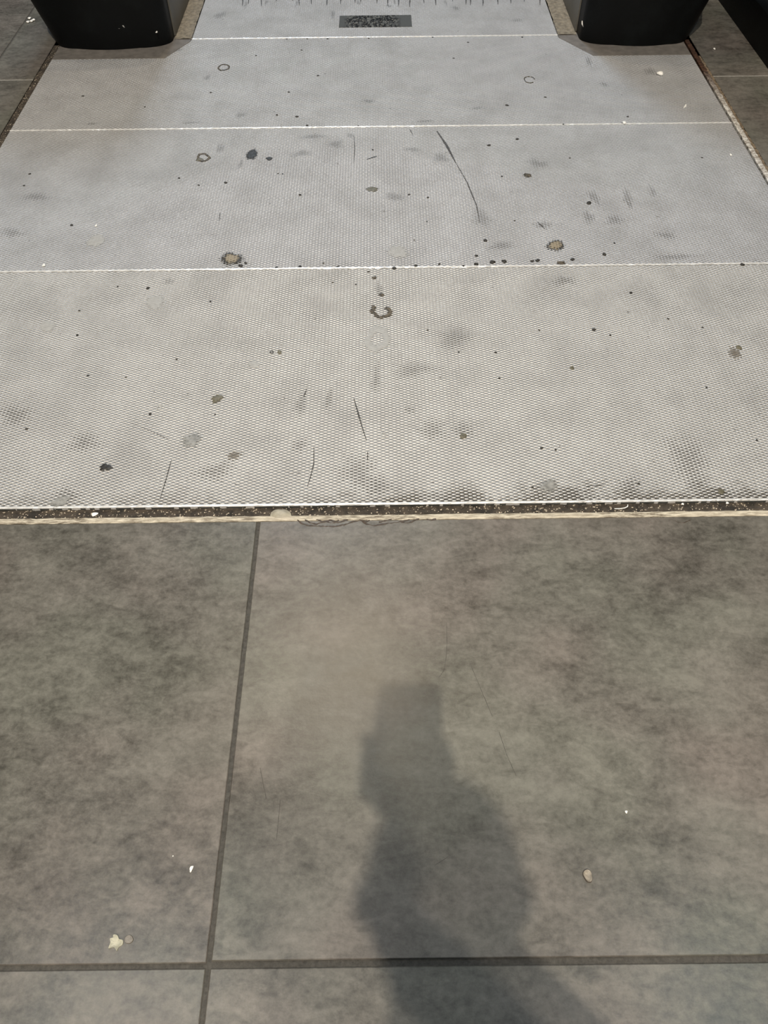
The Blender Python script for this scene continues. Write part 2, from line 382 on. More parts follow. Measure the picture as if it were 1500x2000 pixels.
def blob_mesh(name, px, py, rx, ry, mat, z=0.0012, rag=0.18, rot=0.0, ring=0.0, gap=None, squeeze=None, zb=0.0003):
    """flat irregular patch; rx, ry are its half-size as seen, laid on the surface"""
    bm = bmesh.new(); N = 40; ph = [random.uniform(0, 6.28) for _ in range(6)]
    c0 = at(px, py); ex = (at(px+rx, py)-c0).length; ey = (at(px, py-ry)-at(px, py+ry)).length/2
    def rad(a): return 1 + rag*(0.5*math.sin(2*a+ph[0])+0.35*math.sin(3*a+ph[1])+0.3*math.sin(5*a+ph[2])+0.22*math.sin(8*a+ph[3])+0.15*math.sin(13*a+ph[4]))
    lay = bm.verts.layers.float.new('depth'); rings = []
    fr = [1.0, 0.88, 0.7, 0.5, 0.28] if not ring else [1.0, 1-0.25*(1-ring), 1-0.5*(1-ring), 1-0.75*(1-ring), ring]
    for q, f in enumerate(fr):
        d = (1-f)*1.25 if not ring else 1-abs(q-2)/2
        zz = zb + (z-zb)*min(1, d*1.6)
        r = []
        for i in range(N):
            a = 2*PI*i/N; k = f*rad(a); X = k*math.cos(a)*ex; Y = k*math.sin(a)*ey
            v = bm.verts.new((c0.x+X*math.cos(rot)-Y*math.sin(rot), c0.y+X*math.sin(rot)+Y*math.cos(rot), zz)); v[lay] = d; r.append(v)
        rings.append(r)
    def ok(i): 
        if not gap: return True
        a = (360*i/N) % 360; return not (gap[0] <= a <= gap[1])
    for r0, r1 in zip(rings, rings[1:]):
        for i in range(N):
            if ok(i): j = (i+1) % N; bm.faces.new((r0[i], r0[j], r1[j], r1[i]))
    if not ring:
        v = bm.verts.new((c0.x, c0.y, z)); v[lay] = 1.0
        for i in range(N): bm.faces.new((rings[-1][i], rings[-1][(i+1) % N], v))
    loose = [v for v in bm.verts if not v.link_faces]
    bmesh.ops.delete(bm, geom=loose, context='VERTS')
    bmesh.ops.recalc_face_normals(bm, faces=bm.faces[:])
    if bm.faces[0].normal.z < 0: bmesh.ops.reverse_faces(bm, faces=bm.faces[:])
    return new_obj(name, bm, mat, None, True)
def gum(px, py, rx, ry, mat, label, z=0.0016, cat='chewing gum', name='flattened_gum', **kw):
    o = recenter(blob_mesh(name, px, py, rx, ry, mat, z, **kw)); return tag(o, label, cat, 'flattened gum on the floor')
gum(492, 302, 13, 12, BLACKGUM, 'jet-black ragged gum patch on the second steel plate from the tiles', rag=.12)
gum(526, 310, 7, 4, BLACKGUM, 'small dark gum crumb just right of the jet-black patch')
gum(397, 308, 14, 9, BROWNGUM, 'olive-brown gum ring left of the jet-black patch', ring=0.55)
gum(390, 312, 8, 4, OLIVEGUM, 'olive gum lump stuck on the lower left of the olive-brown ring')
gum(727, 370, 13, 6, OLIVEGUM, 'olive-tan gum smudge in the middle of the second plate')
gum(452, 506, 23, 15, TANGUM, 'big dark gum with a tan centre just above the nearer seam', z=0.0024, rag=.22)
gum(1085, 480, 20, 12, TANGUM, 'brown oval gum at right above the nearer seam', z=0.0024, rot=-.3)
gum(1096, 514, 12, 4, BROWNGUM, 'thin brown gum squashed along the nearer seam, under the brown oval one')
gum(744, 609, 22, 15, BROWNGUM, 'brown crescent of gum in the middle of the nearest plate', ring=0.45, gap=(50, 118), rag=.25)
gum(694+51, 576, 7, 4, BROWNGUM, 'small brown gum bit just above the brown crescent')
gum(731, 543, 6, 4, BROWNGUM, 'small brown gum bit just below the nearer seam')
gum(303, 590, 23, 15, GHOST, 'pale grey oval gum film at left below the nearer seam')
gum(737, 662, 27, 27, GHOST, 'large pale ring of gum film under the brown crescent', ring=0.35)
gum(424, 779, 12, 10, OLIVEGUM, 'olive wedge-shaped gum on the left half of the nearest plate', z=0.0024, rag=.3)
gum(905, 852, 8, 8, OLIVEGUM, 'small olive gum right of centre on the nearest plate', z=0.0024)
gum(206, 913, 13, 10, BLACKGUM, 'black ragged gum near the left front of the nearest plate', z=0.0022, rag=.35)
gum(1072, 950, 20, 17, GREYGUM, 'grey wrinkled gum at the front edge, right of centre', z=0.0022, rot=-.3)
gum(118, 980, 27, 12, GREYGUM, 'grey elongated gum at the front edge near the left', rot=.45)
gum(375, 860, 22, 17, GREYGUM, 'grey translucent gum above and right of the black ragged gum')
gum(457, 890, 17, 9, FAINT, 'faint tan gum trace below the grey translucent gum')
gum(546, 688, 5, 5, OLIVEGUM, 'tiny olive gum dot left of the large pale ring')
gum(531, 688, 4, 3, BLACKGUM, 'tiny dark gum loop beside the olive dot', ring=.5)
gum(437, 132, 12, 7, BROWNGUM, 'brown gum ring on the third plate, left', ring=0.68, rag=.08)
gum(1034, 156, 11, 7, BROWNGUM, 'open brown gum ring on the third plate, right', ring=0.80, gap=(300, 359), rag=.05)
gum(1435, 690, 14, 14, FAINT, 'faint brown gum trace near the right side of the nearest plate')
gum(1443, 679, 7, 5, OLIVEGUM, 'olive gum bit on the faint brown trace at right')
gum(1117, 719, 6, 4, OLIVEGUM, 'tiny tan gum bit at right middle of the nearest plate')
gum(1408, 960, 9, 6, OLIVEGUM, 'olive gum near the front right edge', z=.002)
gum(188, 470, 19, 16, GHOST, 'dull grey gum film near the left of the second plate')
gum(93, 638, 18, 12, GHOST, 'dull grey gum film at the left of the nearest plate')
gum(496, 712, 15, 8, GHOST, 'pale flat gum film left of centre on the nearest plate')
gum(777, 492, 24, 14, GHOST, 'pale gum film in the middle just above the nearer seam')
gum(1030, 343, 10, 5, BROWNGUM, 'small brown gum trace right of the long scuff')
gum(312, 796, 6, 5, GHOST, 'tiny pale gum ring above the grey translucent gum', ring=.5)
gum(750, 850, 6, 6, GHOST, 'tiny pale gum ring beside the long black scuff', ring=.6)
gum(548, 1004, 21, 10, simple('putty_gum', (0.36, 0.33, 0.26), .5, 0, .25, 90), 'putty-coloured gum squashed across the tan joint strip', z=0.003, rag=.06, zb=-.001)
# small specks of dirt, alike
SPECK = simple('dirt_speck', (0.03, 0.027, 0.023), 0.7, 0, 0.4, 300)
specks = [(930,516,6),(985,511,6),(1050,509,6),(905,520,4),(540,523,4),(470,519,5),(600,245,3),(700,246,2.5),(1215,241,2.5),(1100,243,2.5),(640,76,2.5),(720,75,2.5),(560,76,2.5),(600,76,2.5),(845,73,2.5),(1020,73,3),(155,607,3),(411,589,3),(289,563,4),(172,734,3),(52,838,3.5),(293,809,4),(1160,644,5),(955,284,5),(1010,272,4),(990,206,4.5),(948,470,5),(1150,397,6),
 (1232,572,4.5),(1180,497,6),(1113,309,2.5),(47,363,3),(151,655,3.5),(350,348,3),(140,440,4),(441,357,4),(388,362,3),(552,340,2),(543,339,2),(586,381,4),(799,380,3),(836,386,3),
 (980,345,3),(809,469,2.5),(632,514,3),(834,433,2),(541,225,3.5),(580,228,4),(162,188,3),(412,181,3),(283,209,2.5),(621,148,3),(564,180,3),(1226,228,3),(1065,190,3),(500,109,2.5),
 (589,98,2.5),(886,114,2.5),(914,83,2.5),(1371,308,2.5),(975,739,3),(968,689,3.5),(1058,875,3.5),(1085,879,3),(1247,945,3.5),(1380,757,2.5),(728,293,3),(896,688,2.5),(420,810,2.5),
 (345,702,3),(1040,952,3),(1478,860,3),(1305,623,3.5),(650,552,2.5),(695,556,2.5),(1053,645,2.5),(1192,655,3),(246,737,3),(930,500,4),(1118,507,5),(770,524,5),(858,516,4),(720,531,3),
 (1450,517,6),(660,521,4),(586,521,4),(812,520,5),(962,512,7),(1040,510,5),(460,514,4),(480,514,4),(1005,431,2.5),(835,645,3),(1200,475,3),(1372,640,3),(58,100+240,3),(230,560,2.5)]
for sx, sy, r in specks:
    bm = bmesh.new(); c = at(sx, sy); ex = (at(sx+r*0.8, sy)-c).length
    bmesh.ops.create_icosphere(bm, subdivisions=2, radius=ex)
    for v in bm.verts: v.co *= random.uniform(.75, 1.2); v.co.z *= 0.28
    o = new_obj('dirt_speck', bm, SPECK, None, True); o.location = (c.x, c.y, 0.0006); o.rotation_euler.z = random.uniform(0, 3)
    o.scale = (1.0, random.uniform(.7, 1.3), 1)
    seam = abs(c.y-Y1) < 0.012
    wh = 'along the nearer seam between steel plates' if seam else ('on the nearest steel plate' if c.y < Y1 else ('on the second steel plate from the tiles' if c.y < Y2 else ('on the third steel plate, before the newels' if c.y < Y3 else 'on the farthest steel plate')))
    tag(o, 'tiny dark speck of dirt stuck ' + wh, 'dirt speck', 'dirt specks ' + wh)

def ribbon(name, pts, wd, mat, parent, z=0.0009, depth=0.8, label=None):
    """scuff: a thin film along a line"""
    P = [at(*p) for p in pts]; Q = []
    for a, b in zip(P, P[1:]):
        n = max(2, int((b-a).length/0.006))
        Q += [a.lerp(b, i/n) for i in range(n)]
    Q.append(P[-1]); bm = bmesh.new(); lay = bm.verts.layers.float.new('depth'); rows = []
    for i, q in enumerate(Q):
        d = (Q[min(i+1, len(Q)-1)]-Q[max(i-1, 0)]).normalized(); n = Vector((-d.y, d.x, 0))
        t = i/(len(Q)-1); ww = wd*(0.35+0.65*math.sin(PI*min(1, max(0.05, t))))*random.uniform(.7, 1.2); r = []
        for k, dd in ((-1, 0.0), (0, depth), (1, 0.0)):
            v = bm.verts.new((q.x+n.x*ww*k, q.y+n.y*ww*k, z)); v[lay] = dd; r.append(v)
        rows.append(r)
    for a, b in zip(rows, rows[1:]):
        for k in (0, 1): bm.faces.new((a[k], a[k+1], b[k+1], b[k]))
    bmesh.ops.recalc_face_normals(bm, faces=bm.faces[:])
    o = new_obj(name, bm, mat, parent); o.matrix_parent_inverse = Matrix.Translation(-parent.location)
    return part(o, label)
ribbon('scuff_mark', [(853, 256), (872, 284), (890, 318)], 0.0045, SCUFF, p2, depth=1, label='long dark scuff')
ribbon('scuff_mark', [(890, 318), (912, 356), (930, 400), (938, 436)], 0.0022, SCUFF, p2)
ribbon('scuff_mark', [(691, 266), (693, 290), (691, 318)], 0.0016, SCUFF, p2)
ribbon('scuff_mark', [(800, 252), (807, 265)], 0.002, SCUFF, p2)
ribbon('scuff_mark', [(716, 312), (736, 305)], 0.004, SCUFF, p2)
ribbon('scuff_mark', [(1050, 434), (1064, 447)], 0.0025, SCUFF, p2)
ribbon('scuff_mark', [(430, 415), (428, 432)], 0.0016, SCUFF, p2)
ribbon('scuff_mark', [(691, 778), (706, 830), (716, 861)], 0.0022, SCUFF, p1, depth=1, label='long dark scuff')
ribbon('scuff_mark', [(718, 882), (718, 900)], 0.0016, SCUFF, p1, depth=1)
ribbon('scuff_mark', [(613, 872), (613, 905), (607, 930), (600, 952)], 0.0015, SCUFF, p1, depth=1)
ribbon('scuff_mark', [(599, 760), (593, 776)], 0.0018, SCUFF, p1, depth=1)
ribbon('scuff_mark', [(335, 898), (325, 935), (313, 975)], 0.0014, SCUFF, p1, depth=1)
ribbon('scuff_mark', [(277, 835), (330, 858)], 0.0012, SCUFF, p1)
ribbon('scuff_mark', [(1145, 950), (1180, 948)], 0.0016, SCUFF, p1)
def smear(px, py, rx, ry, parent, rot=0.0, mat=SMEAR):
    o = blob_mesh('dirt_smear', px, py, rx, ry, mat, 0.0008, 0.35, rot, zb=0.0005)
    o.parent = parent; o.matrix_parent_inverse = Matrix.Translation(-parent.location)
for a_ in ((588, 790, 18, 32), (642, 782, 12, 30), (810, 722, 60, 24), (845, 840, 45, 25), (800, 800, 14, 12), (585, 870, 24, 18), (700, 925, 60, 50), (1130, 968, 60, 22), (420, 920, 55, 26),
           (165, 865, 50, 22), (1345, 900, 60, 60), (905, 840, 36, 18), (740, 950, 30, 34), (890, 660, 50, 30), (1430, 965, 60, 22), (1230, 950, 24, 30), (860, 970, 60, 18), (735, 740, 12, 40),
           (30, 810, 50, 24), (740, 566, 10, 22), (330, 550, 22, 8), (1100, 549, 36, 14), (130, 965, 40, 14)): smear(*a_, p1)
for a_ in ((612, 267, 34, 7), (685, 265, 14, 6), (655, 282, 26, 10), (805, 292, 26, 6), (860, 308, 26, 12), (1050, 320, 28, 12), (1160, 385, 16, 20), (1225, 385, 14, 20), (1275, 375, 12, 14), (1230, 400, 10, 10),
           (940, 425, 22, 30), (770, 385, 30, 12), (1150, 425, 20, 14), (1320, 502, 55, 8), (1300, 460, 34, 8), (70, 385, 36, 12), (25, 455, 34, 12), (470, 320, 6, 16), (590, 300, 30, 8), (430, 290, 10, 16),
           (1200, 430, 30, 12), (980, 480, 40, 10), (1060, 440, 24, 12)): smear(*a_, p2)
for a_ in ((405, 152, 8, 8), (375, 240, 30, 3), (350, 90+8, 10, 5), (830, 237, 24, 4), (720, 198, 18, 5), (1180, 165, 10, 6), (1150, 120, 8, 16), (930, 212, 20, 4), (180, 242, 20, 3), (470, 225, 14, 8), (1270, 140, 16, 12)): smear(*a_, p3)
for a_ in ((650, 28, 8, 10), (890, 16, 12, 6), (870, 5, 4, 8), (430, 30, 18, 10), (520, 5, 4, 8), (580, 6, 4, 10), (700, 5, 4, 8), (770, 4, 4, 8), (760, 12, 10, 4), (1010, 40, 20, 5), (480, 8, 4, 10)): smear(*a_, p4)
for sx in range(470, 1060, 24):
    x_ = sx+random.uniform(-9, 9); ribbon('scuff_mark', [(x_, -14), (x_+random.uniform(-2, 2), random.uniform(2, 14))], 0.003, SCUFF, p4)

# ---------------------------------------------------------------- newels of the escalator
BLACK = NT('black_newel_cover')
bn = BLACK.noise(14, 5, 0.6)
BLACK.set(color=BLACK.mix(BLACK.rng(bn, .5, .75), (0.0018, 0.0024, 0.0028), (0.004, 0.0055, 0.006)), rough=0.5, normal=BLACK.bump(BLACK.noise(200, 3), 0.0004), spec=0.18)
SKIRT = simple('grey_skirt_panel', (0.13, 0.125, 0.11), 0.45, 0.3, 0.2, 9)
FLANGE = simple('smooth_brown_grey_flange', (0.155, 0.142, 0.13), 0.6, 0.1, 0.22, 40)
DUST = simple('tan_dust_strip', (0.21, 0.185, 0.145), 0.95, 0, 0.4, 70, 0.004)
RUBBER = simple('black_rubber_handrail', (0.012, 0.012, 0.013), 0.4, 0, 0.2, 40)
def rounded(x0, x1, yf, yb, ri, ro, bow, flip):
    """plan of the cover: bowed front, big radius at the inner front corner, smaller at the outer one"""
    pts = []
    for k in range(9):                                 # inner corner to front
        a = PI/2*k/8; pts.append((x1-ri+ri*math.cos(a), yf+ri*0.55-ri*0.55*math.sin(a)))
    n = 8
    for k in range(1, n):
        t = k/n; xx = (x1-ri)+(x0+ro-x1+ri)*t; pts.append((xx, yf-bow*math.sin(PI*t)))
    for k in range(9):
        a = PI/2*k/8; pts.append((x0+ro-ro*math.sin(a), yf+ro*0.7-ro*0.7*math.cos(a)))
    pts += [(x0, yb), (x1, yb)]
    if flip: pts = [(-p[0], p[1]) for p in pts]
    else: pts = pts[:]
    return pts
def newel(side, label):
    root = bpy.data.objects.new('escalator_newel', None); C.objects.link(root); s = side
    # widths measured on the side-mirrored plan: x1 = inner face, x0 = outer face (negative outward)
    x0, x1 = (-1.045, -0.672) if s < 0 else (-0.998, -0.651)
    yf = 2.703 if s < 0 else 2.686
    root.location = ((x0+x1)/2 * (1 if s < 0 else -1), yf+0.15, 0); tag(root, label, 'escalator newel', 'escalator newels')
    inv = Matrix.Translation(-root.location)
    bm = bmesh.new(); rings = []; K = 22
    for k in range(K+1):
        z = 0.78*k/K; t = z/0.78
        flare = 0.30*min(z, 0.16)                     # the foot widens upwards on its outer side
        back = 3.05 + 0.10*math.sin(PI*t)
        front = yf - 0.02*math.sin(PI*min(1, t)) + (0.10*((t-0.7)/0.3)**2 if t > 0.7 else 0)
        P = rounded(x0-flare, x1-0.0*t, front, back, 0.10, 0.07, 0.012, s > 0)
        rings.append([bm.verts.new((p[0], p[1], z+0.0005)) for p in P])
    n = len(rings[0])
    for a, b in zip(rings, rings[1:]):
        for i in range(n): bm.faces.new((a[i], a[(i+1) % n], b[(i+1) % n], b[i]))
    bm.faces.new(rings[-1]); bm.faces.new(list(reversed(rings[0])))
    bmesh.ops.recalc_face_normals(bm, faces=bm.faces[:]); bm.transform(inv)
    o = new_obj('newel_cover', bm, BLACK.m, root, True)
    m = o.modifiers.new('crease', 'EDGE_SPLIT'); m.split_angle = math.radians(40)
    # skirt panel behind the cover
    sx = lambda v: v if s < 0 else -v
    def q(bm, xa, xb, ya, yb, za, zb, bev=0.0, mat=0):
        a, b = sorted((sx(xa), sx(xb))); box(bm, a, b, ya, yb, za, zb, bev, mat)
    bm = bmesh.new(); q(bm, x0+0.02, x1-0.004, 3.04, 5.4, 0.0005, 0.32, 0.006); bm.transform(inv)
    new_obj('deck', bm, BLACK.m, root)
    bm = bmesh.new(); q(bm, (x0+x1)/2-0.03, (x0+x1)/2+0.03, 3.04, 5.3, 0.318, 0.90, 0.008); bm.transform(inv)  # out of view; made solid and tall to shade tiles beyond the right newel
    new_obj('balustrade_panel', bm, BLACK.m, root)
    bm = bmesh.new(); q(bm, x1-0.0035, x1+0.0045, 2.79, 5.4, 0.0025, 0.30, 0.001); bm.transform(inv)
    part(new_obj('skirt_panel', bm, SKIRT, root), 'grey inner skirt panel')
    # smooth flange around the foot
    if s < 0: P = [(XL, 2.6255), (-0.679, 2.6255), (-0.6165, 2.749), (-0.6135, 2.764), (-0.6135, 2.86), (XL, 2.86)]
    else: P = [(0.678+0.0008, 2.6085), (XR, 2.6085), (XR, 2.86), (0.5875, 2.86), (0.5875, 2.764), (0.5895, 2.746)]
    bm = bmesh.new(); prism(bm, P, -0.013, -0.0003, 0.0008); bm.transform(inv); part(new_obj('base_flange', bm, FLANGE, root), 'smooth brown-grey flange in front of the foot')
    # dusty strip along the skirt, ragged inner edge
    xa, xb = (-0.669, -0.6135) if s < 0 else (0.5875, 0.648)
    bm = bmesh.new(); rows = []
    for i in range(181):
        y = 2.768+(5.2-2.768)*i/180; r = []
        for k in range(7):
            u = k/6; xx = xa+(xb-xa)*u
            jag = random.uniform(-0.006, 0.002) if (k == 6 and s < 0) or (k == 0 and s > 0) else 0
            if s > 0: jag = -jag
            if (k == 6 and s < 0) or (k == 0 and s > 0): jag *= 0.35
            r.append(bm.verts.new((xx+jag, y, 0.0006+random.uniform(0, 0.003)*(1 if 0 < k < 6 else .1))))
        rows.append(r)
    for a, b in zip(rows, rows[1:]):
        for k in range(6): bm.faces.new((a[k], a[k+1], b[k+1], b[k]))
    bm.transform(inv); part(new_obj('dust_strip', bm, DUST, root), 'tan dusty strip along the skirt')
    # handrail looping round the newel head
    bm = bmesh.new(); xc = (x0+x1)/2; xc = xc if s < 0 else -xc; path = []
    for k in range(25):
        a = -PI/2 - PI*k/24; path.append(Vector((xc, 3.0+0.30*math.cos(a), 0.68+0.26*math.sin(a)*-1 if False else 0.66-0.26*math.sin(a+PI))))
    path = [Vector((xc, 5.2, 0.40))] + [Vector((xc, 3.02+0.26*math.cos(a), 0.66+0.26*math.sin(a))) for a in [(-90-7.5*k)*PI/180 for k in range(25)]] + [Vector((xc, 5.2, 0.92))]
    rings = []
    for i, p in enumerate(path):
        d = (path[min(i+1, len(path)-1)]-path[max(i-1, 0)]).normalized(); nrm = Vector((0, -d.z, d.y))
        rings.append([bm.verts.new(p+Vector((0.042*math.cos(t), 0, 0))+nrm*0.017*math.sin(t)) for t in [2*PI*k/14 for k in range(14)]])
    for a, b in zip(rings, rings[1:]):
        for i in range(14): bm.faces.new((a[i], a[(i+1) % 14], b[(i+1) % 14], b[i]))
    bm.faces.new(rings[0]); bm.faces.new(rings[-1]); bmesh.ops.recalc_face_normals(bm, faces=bm.faces[:])
    bm.transform(inv); new_obj('handrail', bm, RUBBER, root, True)
    return root
nL = newel(-1, 'left black escalator newel rising from the steel floor')
nR = newel(1, 'right black escalator newel rising from the steel floor, beside the dark plinth')

# dark plinth of the next escalator, at the top right
bm = bmesh.new(); h_ = 0.115
prism(bm, [(1.192, 2.35), (3.2, 2.35), (3.2, 5.5), (1.172, 5.5)], 0.0005, h_, 0.012)
o = new_obj('plinth', bm, BLACK.m); 
pr = bpy.data.objects.new('escalator_plinth', None); C.objects.link(pr); pr.location = (2.2, 3.9, 0)
tag(pr, 'low black plinth with grey top on the tiles beyond the right newel', 'plinth'); o.parent = pr; o.matrix_parent_inverse = Matrix.Translation(-pr.location); o.name = 'plinth_body'
bm = bmesh.new(); prism(bm, [(1.225, 2.39), (3.16, 2.39), (3.16, 5.5), (1.208, 5.5)], h_-0.001, h_+0.006, 0.002)
o = new_obj('plinth_top', bm, simple('grey_painted_steel', (0.17, 0.17, 0.185), .5, .3, .1), pr); o.matrix_parent_inverse = Matrix.Translation(-pr.location); part(o, 'grey sheet top')

# ---------------------------------------------------------------- loose litter
WHITE = simple('white_scrap', (0.90, 0.89, 0.86), 0.5, 0, 0.06, 200)
def crumb(px, py, rx, ry, label, cat='crumb', mat=WHITE, name='white_crumb', z=0.0, group=None, rot=0.0, loc=None, hgt=0.5):
    bm = bmesh.new(); c = at(px, py, z) if loc is None else Vector(loc)
    ex = (at(px+rx, py, z)-at(px, py, z)).length; ey = (at(px, py-ry, z)-at(px, py+ry, z)).length/2
    bmesh.ops.create_icosphere(bm, subdivisions=3, radius=1); rr = min(ex, ey)*hgt
    ph = random.uniform(0, 6)
    for v in bm.verts:
        k = 1+0.16*math.sin(3*math.atan2(v.co.y, v.co.x)+ph)+random.uniform(-.08, .08)
        v.co.x *= ex*k; v.co.y *= ey*k; v.co.z = v.co.z*rr+rr*0.9
    o = new_obj(name, bm, mat, None, True); o.location = c; o.rotation_euler.z = rot
    return tag(o, label, cat, group)
for q, (a_, b_) in enumerate(((58, 37), (66, 40), (55, 44), (62, 42.5))):
    crumb(a_, b_, 3, 1.5, 'white crumb in the little cluster on the tile left of the left newel', group='white crumbs left of the left newel')
crumb(1289, 146, 6, 3, 'white crumb on the third plate in front of the right newel')
crumb(1219, 241, 3.5, 2.2, 'white crumb lying on the farther seam, right side')
crumb(1338, 208, 1.8, 4, 'small white sliver near the right edge of the third plate', rot=-.5)
crumb(1427, 303, 2, 2, 'white grain near the right edge of the second plate')
crumb(188, 441, 2, 2, 'white grain at left on the second plate')
crumb(86, 519, 3, 2, 'white grain on the second plate just above the nearer seam')
crumb(374, 1697, 3.2, 6.5, 'white oblong crumb on the left tile', rot=-.25)
crumb(1223, 1586, 2.6, 3, 'small white crumb on the large tile, right of the shadow', rot=-.4)
crumb(338, 1672, 1.2, 1.2, 'white pinhead grain on the left tile')
crumb(185, 1005, 6.5, 3.5, 'white flat scrap in the dirty joint at left', z=-0.004, rot=.3, hgt=.3)
crumb(1333, 985, 2.6, 2, 'white grain in the dirty joint at right', z=-0.004)
crumb(1420, 983, 3, 2, 'white bead in the dirty joint near the right border', z=-0.004)
crumb(1395, 96, 2, 1.4, 'pale grain on the dark tile beyond the right newel')
# crumbs clinging to the newels
crumb(320, 52, 1.6, 1.6, 'white dot clinging to the face of the left newel', loc=(-0.705, 2.703, 0.045), hgt=.5)
def on_y(px, py, y):
    v = Vector((px-750, 1000-py, -F)); d = Vector((v.dot(dx), v.dot(dy), v.dot(dz))); k = y/d.y
    return (d.x*k, y, H+d.z*k)
PALE = simple('pale_smudge', (0.35, 0.35, 0.34), 0.6, 0, 0.2, 200)
for pts, lab, yy_ in (([(1137, 41), (1137, 47), (1139, 52)], 'white curved fleck stuck on the face of the right newel', 2.7045), ([(240, 50), (243, 54)], 'pale fleck on the middle of the left newel', 2.6915), ([(231, 55), (233, 55.5)], 'faint pale dot left of the pale fleck on the left newel', 2.6915)):
    bm = bmesh.new(); P_ = [Vector(on_y(a_, b_, yy_)) for a_, b_ in pts]
    rg = [[bm.verts.new(p+Vector((0.0022*(1 if 0 < i < len(P_)-1 or len(P_) == 2 else .6)*math.cos(t), 0.0008*math.sin(t), 0.0006*math.sin(t)))) for t in [2*PI*k/10 for k in range(10)]] for i, p in enumerate(P_)]
    for a, b in zip(rg, rg[1:]):
        for i in range(10): bm.faces.new((a[i], a[(i+1) % 10], b[(i+1) % 10], b[i]))
    bm.faces.new(rg[0]); bm.faces.new(rg[-1]); bmesh.ops.recalc_face_normals(bm, faces=bm.faces[:])
    tag(recenter(new_obj('white_fleck', bm, WHITE if 'white' in lab else PALE, None, True)), lab, 'crumb')
# hooked white thread in the joint
bm = bmesh.new(); hk = [at(px, py, -0.0035) for px, py in ((1200, 994), (1210, 994), (1220, 992.5), (1225.5, 990), (1226, 986))]
rings = []
for i, p in enumerate(hk):
    d = (hk[min(i+1, 4)]-hk[max(i-1, 0)]).normalized(); nrm = Vector((-d.y, d.x, 0))
    rings.append([bm.verts.new(p+nrm*0.0009*math.cos(t)+Vector((0, 0, 0.0006*math.sin(t)+.0006))) for t in [2*PI*k/10 for k in range(10)]])
for a, b in zip(rings, rings[1:]):
    for i in range(10): bm.faces.new((a[i], a[(i+1) % 10], b[(i+1) % 10], b[i]))
bm.faces.new(rings[0]); bm.faces.new(rings[-1]); bmesh.ops.recalc_face_normals(bm, faces=bm.faces[:])
tag(recenter(new_obj('white_hook', bm, WHITE, None, True)), 'white hook-shaped scrap lying in the dirty front joint at right', 'scrap')

# flattened husk, crumpled petals on the tiles
def petal(pts, label, mat, rim, name, zc=0.0035):
    """thin crinkled flake with a raised, darker rim"""
    P = [at(*p) for p in pts]; c = sum(P, Vector())/len(P); fine = []
    n = len(P)
    for i in range(n):
        p0, p1, p2, p3 = P[i-1], P[i], P[(i+1) % n], P[(i+2) % n]
        for k in range(4):
            t = k/4; fine.append(0.5*((2*p1)+(p2-p0)*t+(2*p0-5*p1+4*p2-p3)*t*t+(3*p1-p0-3*p2+p3)*t*t*t))
    bm = bmesh.new(); rings = []
    for f, z in ((1.0, 0.0003), (0.97, zc*0.8), (0.88, zc), (0.74, zc*0.45), (0.5, zc*0.55), (0.25, zc*0.35)):
        rings.append([bm.verts.new((c.x+(p.x-c.x)*f, c.y+(p.y-c.y)*f, z+random.uniform(-.0004, .0004)*(f < .95))) for p in fine])
    m = len(fine)
    for q, (a, b) in enumerate(zip(rings, rings[1:])):
        for i in range(m):
            f = bm.faces.new((a[i], a[(i+1) % m], b[(i+1) % m], b[i])); f.material_index = 1 if q < 2 else 0
    bm.faces.new(rings[-1]); bmesh.ops.recalc_face_normals(bm, faces=bm.faces[:])
    return tag(recenter(new_obj(name, bm, [mat, rim], None, True)), label, 'litter')
HUSK = simple('pale_husk', (0.30, 0.265, 0.215), 0.45, 0, 0.4, 180, 0.001)
HRIM = simple('husk_rim', (0.12, 0.10, 0.08), 0.6, 0, 0.3)
LEAF = simple('pale_dry_leaf', (0.40, 0.39, 0.31), 0.5, 0, 0.3, 130, 0.002)
petal([(1139, 1702), (1146, 1698), (1153, 1702), (1156, 1713), (1155, 1723), (1148, 1724), (1143, 1719), (1138, 1710)], 'pale dried husk lying on the large tile at lower right', HUSK, HRIM, 'dried_husk')
petal([(215, 1833), (221, 1831), (222, 1825), (230, 1826), (234, 1834), (241, 1836), (240, 1845), (232, 1851), (229, 1858), (223, 1851), (212, 1853), (216, 1842)], 'pale crumpled dry leaf scrap on the left tile', LEAF, LEAF, 'dry_leaf', 0.0025)
petal([(244, 1832), (250, 1826), (257, 1827), (261, 1835), (256, 1842), (249, 1843), (244, 1840)], 'thin grey flake touching the crumpled leaf scrap on its right', simple('grey_flake', (0.20, 0.185, 0.165), .6, 0, .3, 120), HRIM, 'dry_flake', 0.0012)

# dried brown drips below the joint strip
DRIP = simple('dried_brown_drip', (0.055, 0.038, 0.026), 0.5, 0, 0.5, 150)
def drip(pts, wd, z=0.0005):
    P = [at(*p) for p in pts]; bm = bmesh.new(); rows = []
    Q = []
    for a, b in zip(P, P[1:]):
        n = max(2, int((b-a).length/0.003)); Q += [a.lerp(b, i/n)+Vector((0, random.uniform(-.0006, .0006), 0)) for i in range(n)]
    Q.append(P[-1])
    for i, q in enumerate(Q):
        d = (Q[min(i+1, len(Q)-1)]-Q[max(i-1, 0)]).normalized(); n = Vector((-d.y, d.x, 0)); w_ = wd*random.uniform(.4, 1.2)
        rows.append([bm.verts.new((q+n*w_*k)+Vector((0, 0, z*(1 if k == 0 else .2)))) for k in (-1, 0, 1)])
    for a, b in zip(rows, rows[1:]):
        for k in (0, 1): bm.faces.new((a[k], a[k+1], b[k+1], b[k]))
    bmesh.ops.recalc_face_normals(bm, faces=bm.faces[:])
    return bm
dr = bpy.data.objects.new('dried_drip', None); C.objects.link(dr); dr.location = at(700, 1022)
